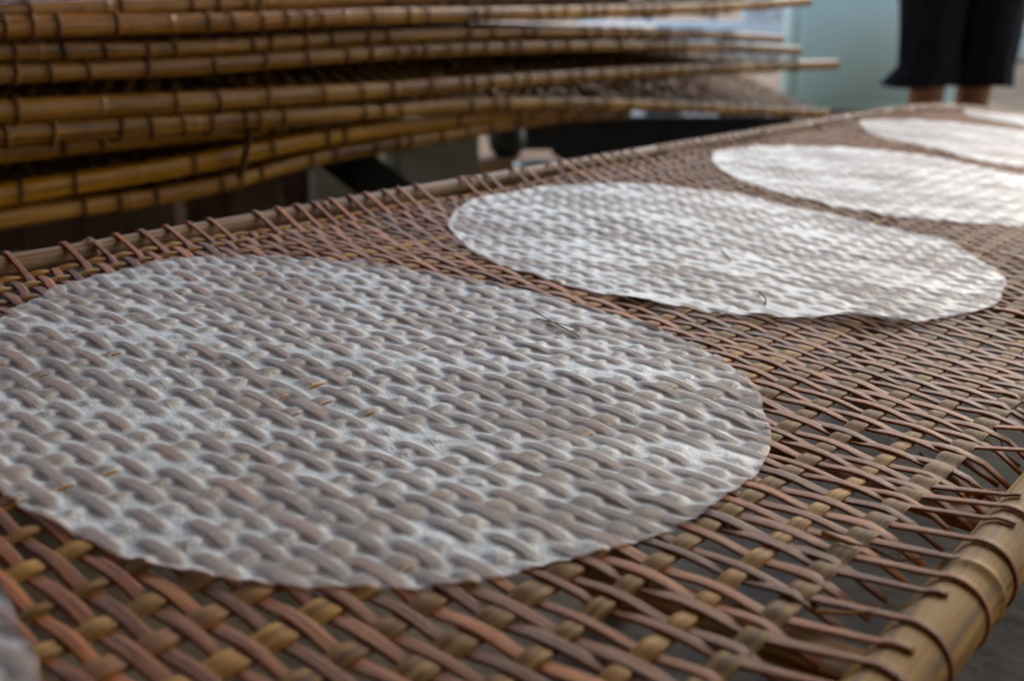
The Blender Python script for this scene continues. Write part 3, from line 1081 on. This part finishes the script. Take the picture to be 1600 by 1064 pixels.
# ------------------------------------------------------------------ background: teal wall, low white wall, shrubs
YW = 6.3
xl, xr = at(1238, 100, YW)[0], at(1512, 100, YW)[0]
wl = empty("painted_wall", ((xl + xr) / 2, YW, 0))
tag(wl, "pale teal painted wall end standing behind the stack and the person", "wall")
o = link("wall_face", box_mesh("wall_face", xr - xl, 0.30, 1.15, 0.05, seg=4), wl, M_teal)
o.location = (0, 0.15, 0)
o = link("coping", box_mesh("coping", xr - xl + 0.08, 0.38, 0.06, 0.01), wl, M_white)
o.location = (0, 0.15, 1.15)

a, b = at(900, 36, 9.3), at(1260, 36, 9.3)
lw = link("low_wall", box_mesh("low_wall", b[0] - a[0], 0.18, a[2], 0.015), None, M_white)
lw.location = ((a[0] + b[0]) / 2, 9.4, 0)
tag(lw, "low whitewashed garden wall in the bright yard", "wall")

leafV = np.array([(0, 0, 0), (0.5, 0.28, 0.06), (1, 0, -0.05), (0.5, -0.28, 0.06)])


def shrub(name, loc, h, rx, n, label, cat="shrub", trunk=True, seed=1, leaf=0.07, group="plants in the bright yard"):
    rg = np.random.default_rng(seed)
    root = empty(name, loc)
    tag(root, label, cat, group)
    cl = rg.normal(0, 1, (max(7, n // 180), 3))
    cl /= np.linalg.norm(cl, axis=1)[:, None]
    cl *= rg.uniform(0.3, 1, (len(cl), 1)) * np.array([rx, rx, h * 0.36])
    cl[:, 2] += h * 0.62
    idx = rg.integers(0, len(cl), n)
    P = cl[idx] + rg.normal(0, 0.16, (n, 3)) * rx * 1.3
    P[:, 2] = np.maximum(P[:, 2], 0.05)
    q = rg.normal(0, 1, (n, 3, 3))
    e1 = q[:, 0] / np.linalg.norm(q[:, 0], axis=1)[:, None]
    e2 = np.cross(e1, q[:, 1])
    e2 /= np.linalg.norm(e2, axis=1)[:, None]
    e3 = np.cross(e1, e2)
    sc = leaf * rg.uniform(0.6, 1.4, (n, 1, 1))
    V = P[:, None] + sc * (leafV[None, :, 0, None] * e1[:, None] + leafV[None, :, 1, None] * e2[:, None] + leafV[None, :, 2, None] * e3[:, None])
    F = np.arange(n * 4).reshape(n, 4)
    link("crown", mesh_np("crown", V.reshape(-1, 3), F, None, False), root, M_leaf)
    parts = [tube(smooth_line(np.array([(0, 0, 0), (0.02 * h, 0.01, h * 0.3), (0, 0, h * 0.75)]), 12), np.linspace(0.045, 0.012, 13) * h * 0.6, 8)]
    for c in cl[:7]:
        parts.append(tube(smooth_line(np.array([(0.01, 0, h * 0.28), c * 0.5 + np.array([0, 0, h * 0.2]), c]), 8), np.linspace(0.018, 0.005, 9) * h * 0.6, 6))
    link("trunk", mesh_np("trunk", *join(parts)), root, M_bark)
    return root


for q, (px, Y, h, rx, n, lab) in enumerate((
        (1190, 10.6, 1.1, 0.45, 2600, "yellow green shrub behind the low white wall, next to the teal wall"),
        (1110, 11.4, 1.0, 0.5, 2600, "shrub behind the low white wall, above the stack's right end"),
        (1010, 12.0, 1.5, 0.7, 2600, "shrub behind the low white wall, farthest left"),
        (1625, 8.2, 1.5, 0.6, 3200, "leafy shrub to the right of the person, at the picture's edge"),
        (1700, 11.5, 2.6, 1.1, 4200, "tall bush right of the person, outside the shed"))):
    c = at(px, 100, Y)
    shrub("shrub", (c[0], c[1], 0), h, rx, n, lab, seed=40 + q)
for px, Y, z0, sc, lab in ((1600, 9.0, 0.0, 0.5, "white jar added as the bright spot just right of the person"),
                           (1172, 9.4, None, 0.36, "white jar added as a bright spot, leftmost of three on the low wall"),
                           (1197, 9.4, None, 0.33, "white jar added as a bright spot, middle of three on the low wall"),
                           (1228, 9.4, None, 0.40, "white jar added as a bright spot on the low wall, nearest the teal wall")):
    c = at(px, 40, Y)  # jars are added, standing in for blurred bright spots of light
    wj = lathe("bright_spot_jar", [(0.001, 0), (0.13, 0.0), (0.19, 0.10), (0.21, 0.26), (0.18, 0.42), (0.12, 0.50), (0.14, 0.53), (0.13, 0.53), (0.11, 0.50), (0.10, 0.40), (0.001, 0.38)], M_white)
    wj.scale = (sc, sc, sc)
    wj.location = (c[0], c[1], at(900, 36, 9.3)[2] + 0.002 if z0 is None else z0)
    tag(wj, lab, "jar", "white jars added as bright spots in the yard")

# ------------------------------------------------------------------ person
PY = 4.15
pc = at(1488, 130, PY)
person = empty("person", (pc[0], PY, 0))
tag(person, "person in black cropped trousers with bare legs standing beyond the rack", "person")
# body: one skinned figure
J = {
    'pelvis': (0, 0, 0.86, 0.13), 'belly': (0, 0, 0.98, 0.125), 'chest': (0, 0.0, 1.18, 0.135), 'neck0': (0, 0, 1.33, 0.06), 'neck': (0, -0.01, 1.38, 0.048),
    'head0': (0, -0.02, 1.44, 0.070), 'head1': (0, -0.02, 1.51, 0.082), 'head2': (0, -0.01, 1.57, 0.07),
}
for s, sx in (('l', -1), ('r', 1)):
    fx = 0.092 if sx < 0 else 0.085
    fy = -0.03 if sx < 0 else 0.03
    J.update({
        s + 'hip': (sx * 0.085, 0, 0.80, 0.085), s + 'thigh': (sx * 0.09, 0, 0.62, 0.075), s + 'knee': (sx * 0.092, fy - 0.01, 0.44, 0.062), s + 'calf': (sx * fx, fy + 0.012, 0.32, 0.064),
        s + 'shin': (sx * fx, fy + 0.005, 0.18, 0.046), s + 'ankle': (sx * fx, fy, 0.075, 0.031), s + 'heel': (sx * fx, fy + 0.03, 0.035, 0.03), s + 'foot': (sx * (fx + 0.01), fy - 0.09, 0.032, 0.03), s + 'toe': (sx * (fx + 0.018), fy - 0.17, 0.022, 0.022),
        s + 'sho': (sx * 0.165, 0, 1.27, 0.055), s + 'elb': (sx * 0.225, 0.02, 1.02, 0.038), s + 'fore': (sx * 0.235, -0.02, 0.90, 0.033), s + 'wri': (sx * 0.24, -0.06, 0.80, 0.024), s + 'palm': (sx * 0.24, -0.075, 0.75, 0.030), s + 'kn': (sx * 0.24, -0.082, 0.715, 0.03),
    })
E_ = [('pelvis', 'belly'), ('belly', 'chest'), ('chest', 'neck0'), ('neck0', 'neck'), ('neck', 'head0'), ('head0', 'head1'), ('head1', 'head2')]
for s, sx in (('l', -1), ('r', 1)):
    E_ += [('pelvis', s + 'hip'), (s + 'hip', s + 'thigh'), (s + 'thigh', s + 'knee'), (s + 'knee', s + 'calf'), (s + 'calf', s + 'shin'), (s + 'shin', s + 'ankle'), (s + 'ankle', s + 'heel'), (s + 'ankle', s + 'foot'), (s + 'foot', s + 'toe'),
           ('chest', s + 'sho'), (s + 'sho', s + 'elb'), (s + 'elb', s + 'fore'), (s + 'fore', s + 'wri'), (s + 'wri', s + 'palm'), (s + 'palm', s + 'kn')]
    k = J[s + 'kn']
    for f, (dy, ln) in enumerate(((-0.024, 0.062), (-0.008, 0.07), (0.008, 0.066), (0.024, 0.052))):
        J[f'{s}f{f}a'] = (k[0], k[1] + dy, k[2] - ln * 0.5, 0.0085)
        J[f'{s}f{f}b'] = (k[0] - sx * 0.012, k[1] + dy, k[2] - ln, 0.0075)
        E_ += [(s + 'kn', f'{s}f{f}a'), (f'{s}f{f}a', f'{s}f{f}b')]
    p_ = J[s + 'palm']
    J[s + 'ta'] = (p_[0] - sx * 0.018, p_[1] - 0.036, p_[2] - 0.012, 0.010)
    J[s + 'tb'] = (p_[0] - sx * 0.026, p_[1] - 0.046, p_[2] - 0.042, 0.0085)
    E_ += [(s + 'palm', s + 'ta'), (s + 'ta', s + 'tb')]
nm = list(J)
me = bpy.data.meshes.new("body")
me.from_pydata([J[q][:3] for q in nm], [(nm.index(a), nm.index(b)) for a, b in E_], [])
body = link("body", me, person)
sk = body.modifiers.new("skin", 'SKIN')
for q, v in zip(nm, me.skin_vertices[0].data):
    v.radius = (J[q][3], J[q][3])
    v.use_root = q == 'pelvis'
sub = body.modifiers.new("subd", 'SUBSURF')
sub.levels = sub.render_levels = 2
sk.use_smooth_shade = True
bpy.context.view_layer.update()
dg = bpy.context.evaluated_depsgraph_get()
bm2 = bpy.data.meshes.new_from_object(body.evaluated_get(dg))
body.modifiers.clear()
body.data = bm2
bm2.materials.clear()
bm2.materials.append(M_skin)
# face: eyes, nose, mouth, ears; hair
def blob(name, loc, sc, mat, par):
    bm = bmesh.new()
    bmesh.ops.create_uvsphere(bm, u_segments=16, v_segments=10, radius=1)
    for v in bm.verts:
        v.co = Vector((v.co.x * sc[0], v.co.y * sc[1], v.co.z * sc[2]))
    for f in bm.faces:
        f.smooth = True
    m_ = bpy.data.meshes.new(name)
    bm.to_mesh(m_)
    bm.free()
    o = link(name, m_, par, mat)
    o.location = loc
    return o


for sx in (-1, 1):
    blob("eye", (sx * 0.03, -0.083, 1.50), (0.012, 0.010, 0.007), M_white, person)
    blob("ear", (sx * 0.082, -0.005, 1.49), (0.010, 0.02, 0.03), M_skin, person)
blob("nose", (0, -0.098, 1.475), (0.012, 0.018, 0.022), M_skin, person)
blob("mouth", (0, -0.083, 1.438), (0.022, 0.010, 0.006), M_red, person)
blob("hair", (0, 0.012, 1.545), (0.088, 0.092, 0.082), M_hair, person)
# trousers: waist ring to two cropped, flared legs with folds
def garment_leg(sx, rows, seed):
    rg = np.random.default_rng(seed)
    m_ = 40
    a = np.linspace(0, 2 * np.pi, m_, endpoint=False)
    ph = rg.uniform(0, 6, 4)
    V = []
    for (cx, cy, z, rx, ry, fold) in rows:
        f = 1 + fold * (0.6 * np.sin(5 * a + ph[0] + z * 6) + 0.4 * np.sin(9 * a + ph[1] - z * 9))
        V.append(np.c_[cx + rx * f * np.cos(a), cy + ry * f * np.sin(a), z + 0.35 * fold * np.sin(3 * a + ph[2]) * 0.1 + 0 * a])
    V = np.vstack(V)
    return V, grid_faces(len(rows), m_), np.zeros((len(V), 2))


def rows_for(sx, flare):
    zs = [0.98, 0.92, 0.84, 0.78, 0.70, 0.62, 0.55, 0.50, 0.46, 0.43, 0.405, 0.39, 0.375, 0.37, 0.378, 0.41]
    out = []
    for q, z in enumerate(zs):
        t = np.clip((0.80 - z) / 0.4, 0, 1)
        cx = sx * (0.055 + 0.045 * min(1, (0.98 - z) / 0.2))
        rx = 0.115 - 0.022 * t if z > 0.45 else 0.093
        ry = 0.125 - 0.03 * t
        if z <= 0.43:
            rx += flare * (0.43 - z) / 0.06
            cx += sx * flare * 0.6 * (0.43 - z) / 0.06
        if q >= 14:
            rx -= 0.012
            ry -= 0.012
        out.append((cx, 0.0 if sx > 0 else -0.02, z, rx, ry, 0.02 + 0.09 * t))
    return out


tv = join([garment_leg(-1, rows_for(-1, 0.036), 3), garment_leg(1, rows_for(1, 0.006), 4)])
link("trousers", mesh_np("trousers", *tv), person, M_cloth)
m_ = 40
a = np.linspace(0, 2 * np.pi, m_, endpoint=False)
rows = [(0.86, 0.185, 0.14), (0.95, 0.180, 0.138), (1.05, 0.165, 0.135), (1.15, 0.175, 0.14), (1.24, 0.180, 0.135), (1.30, 0.15, 0.11), (1.34, 0.085, 0.08), (1.35, 0.065, 0.065)]
V = np.vstack([np.c_[rx * np.cos(a) * (1 + 0.02 * np.sin(7 * a + z * 9)), ry * np.sin(a), z + 0 * a] for z, rx, ry in rows])
sh = [(V, grid_faces(len(rows), m_), np.zeros((len(V), 2)))]
for sx in (-1, 1):
    pts = np.array([(sx * 0.12, 0, 1.29), (sx * 0.175, 0.0, 1.25), (sx * 0.20, 0.01, 1.15), (sx * 0.222, 0.02, 1.05), (sx * 0.228, 0.01, 0.98)])
    sh.append(tube(pts, np.array([0.06, 0.07, 0.062, 0.058, 0.06]), 20))
link("shirt", mesh_np("shirt", *join(sh)), person, M_shirt)

# ------------------------------------------------------------------ small things lying on the paper and lattice
def fibre(pts, r, label, mat):
    P = np.array([tuple(RACK_M @ Vector((l, w * FLIP, z))) for l, w, z in pts])
    P = smooth_line(P, 18)
    o0 = P.mean(0)
    V, F, UV = tube(P - o0, np.full(len(P), r), 5)
    o = link("plant_fibre", mesh_np("plant_fibre", V, F, UV), None, mat)
    o.location = o0
    tag(o, label, "fibre", "loose plant fibres on the rice papers")


def ztop(l, w):
    return float(lattice_top(np.array([[l]]), np.array([[w]]))[0, 0])


def on_paper(pts, lift=0.0002):
    return [(l, w, float(base_z(np.array(l), np.array(w))) + 0.0028 + lift) for l, w in pts]


fibre(on_paper([(0.672, -0.447), (0.660, -0.425), (0.648, -0.400), (0.640, -0.386)]), 0.0004, "thin dark plant fibre at the back edge of the frontmost rice paper", M_bind)
fibre(on_paper([(0.655, -0.430), (0.657, -0.410), (0.654, -0.395)]), 0.00035, "shorter dark fibre crossing the longer one on the frontmost rice paper", M_bind)
fibre(on_paper([(0.945, -0.437), (0.930, -0.424), (0.914, -0.413)]), 0.0006, "brown plant fibre in the middle of the second rice paper", M_bind)
fibre(on_paper([(0.838, -0.352), (0.828, -0.342), (0.815, -0.336)]), 0.0007, "brown husk fibre near the curled edge of the second rice paper", M_bind)
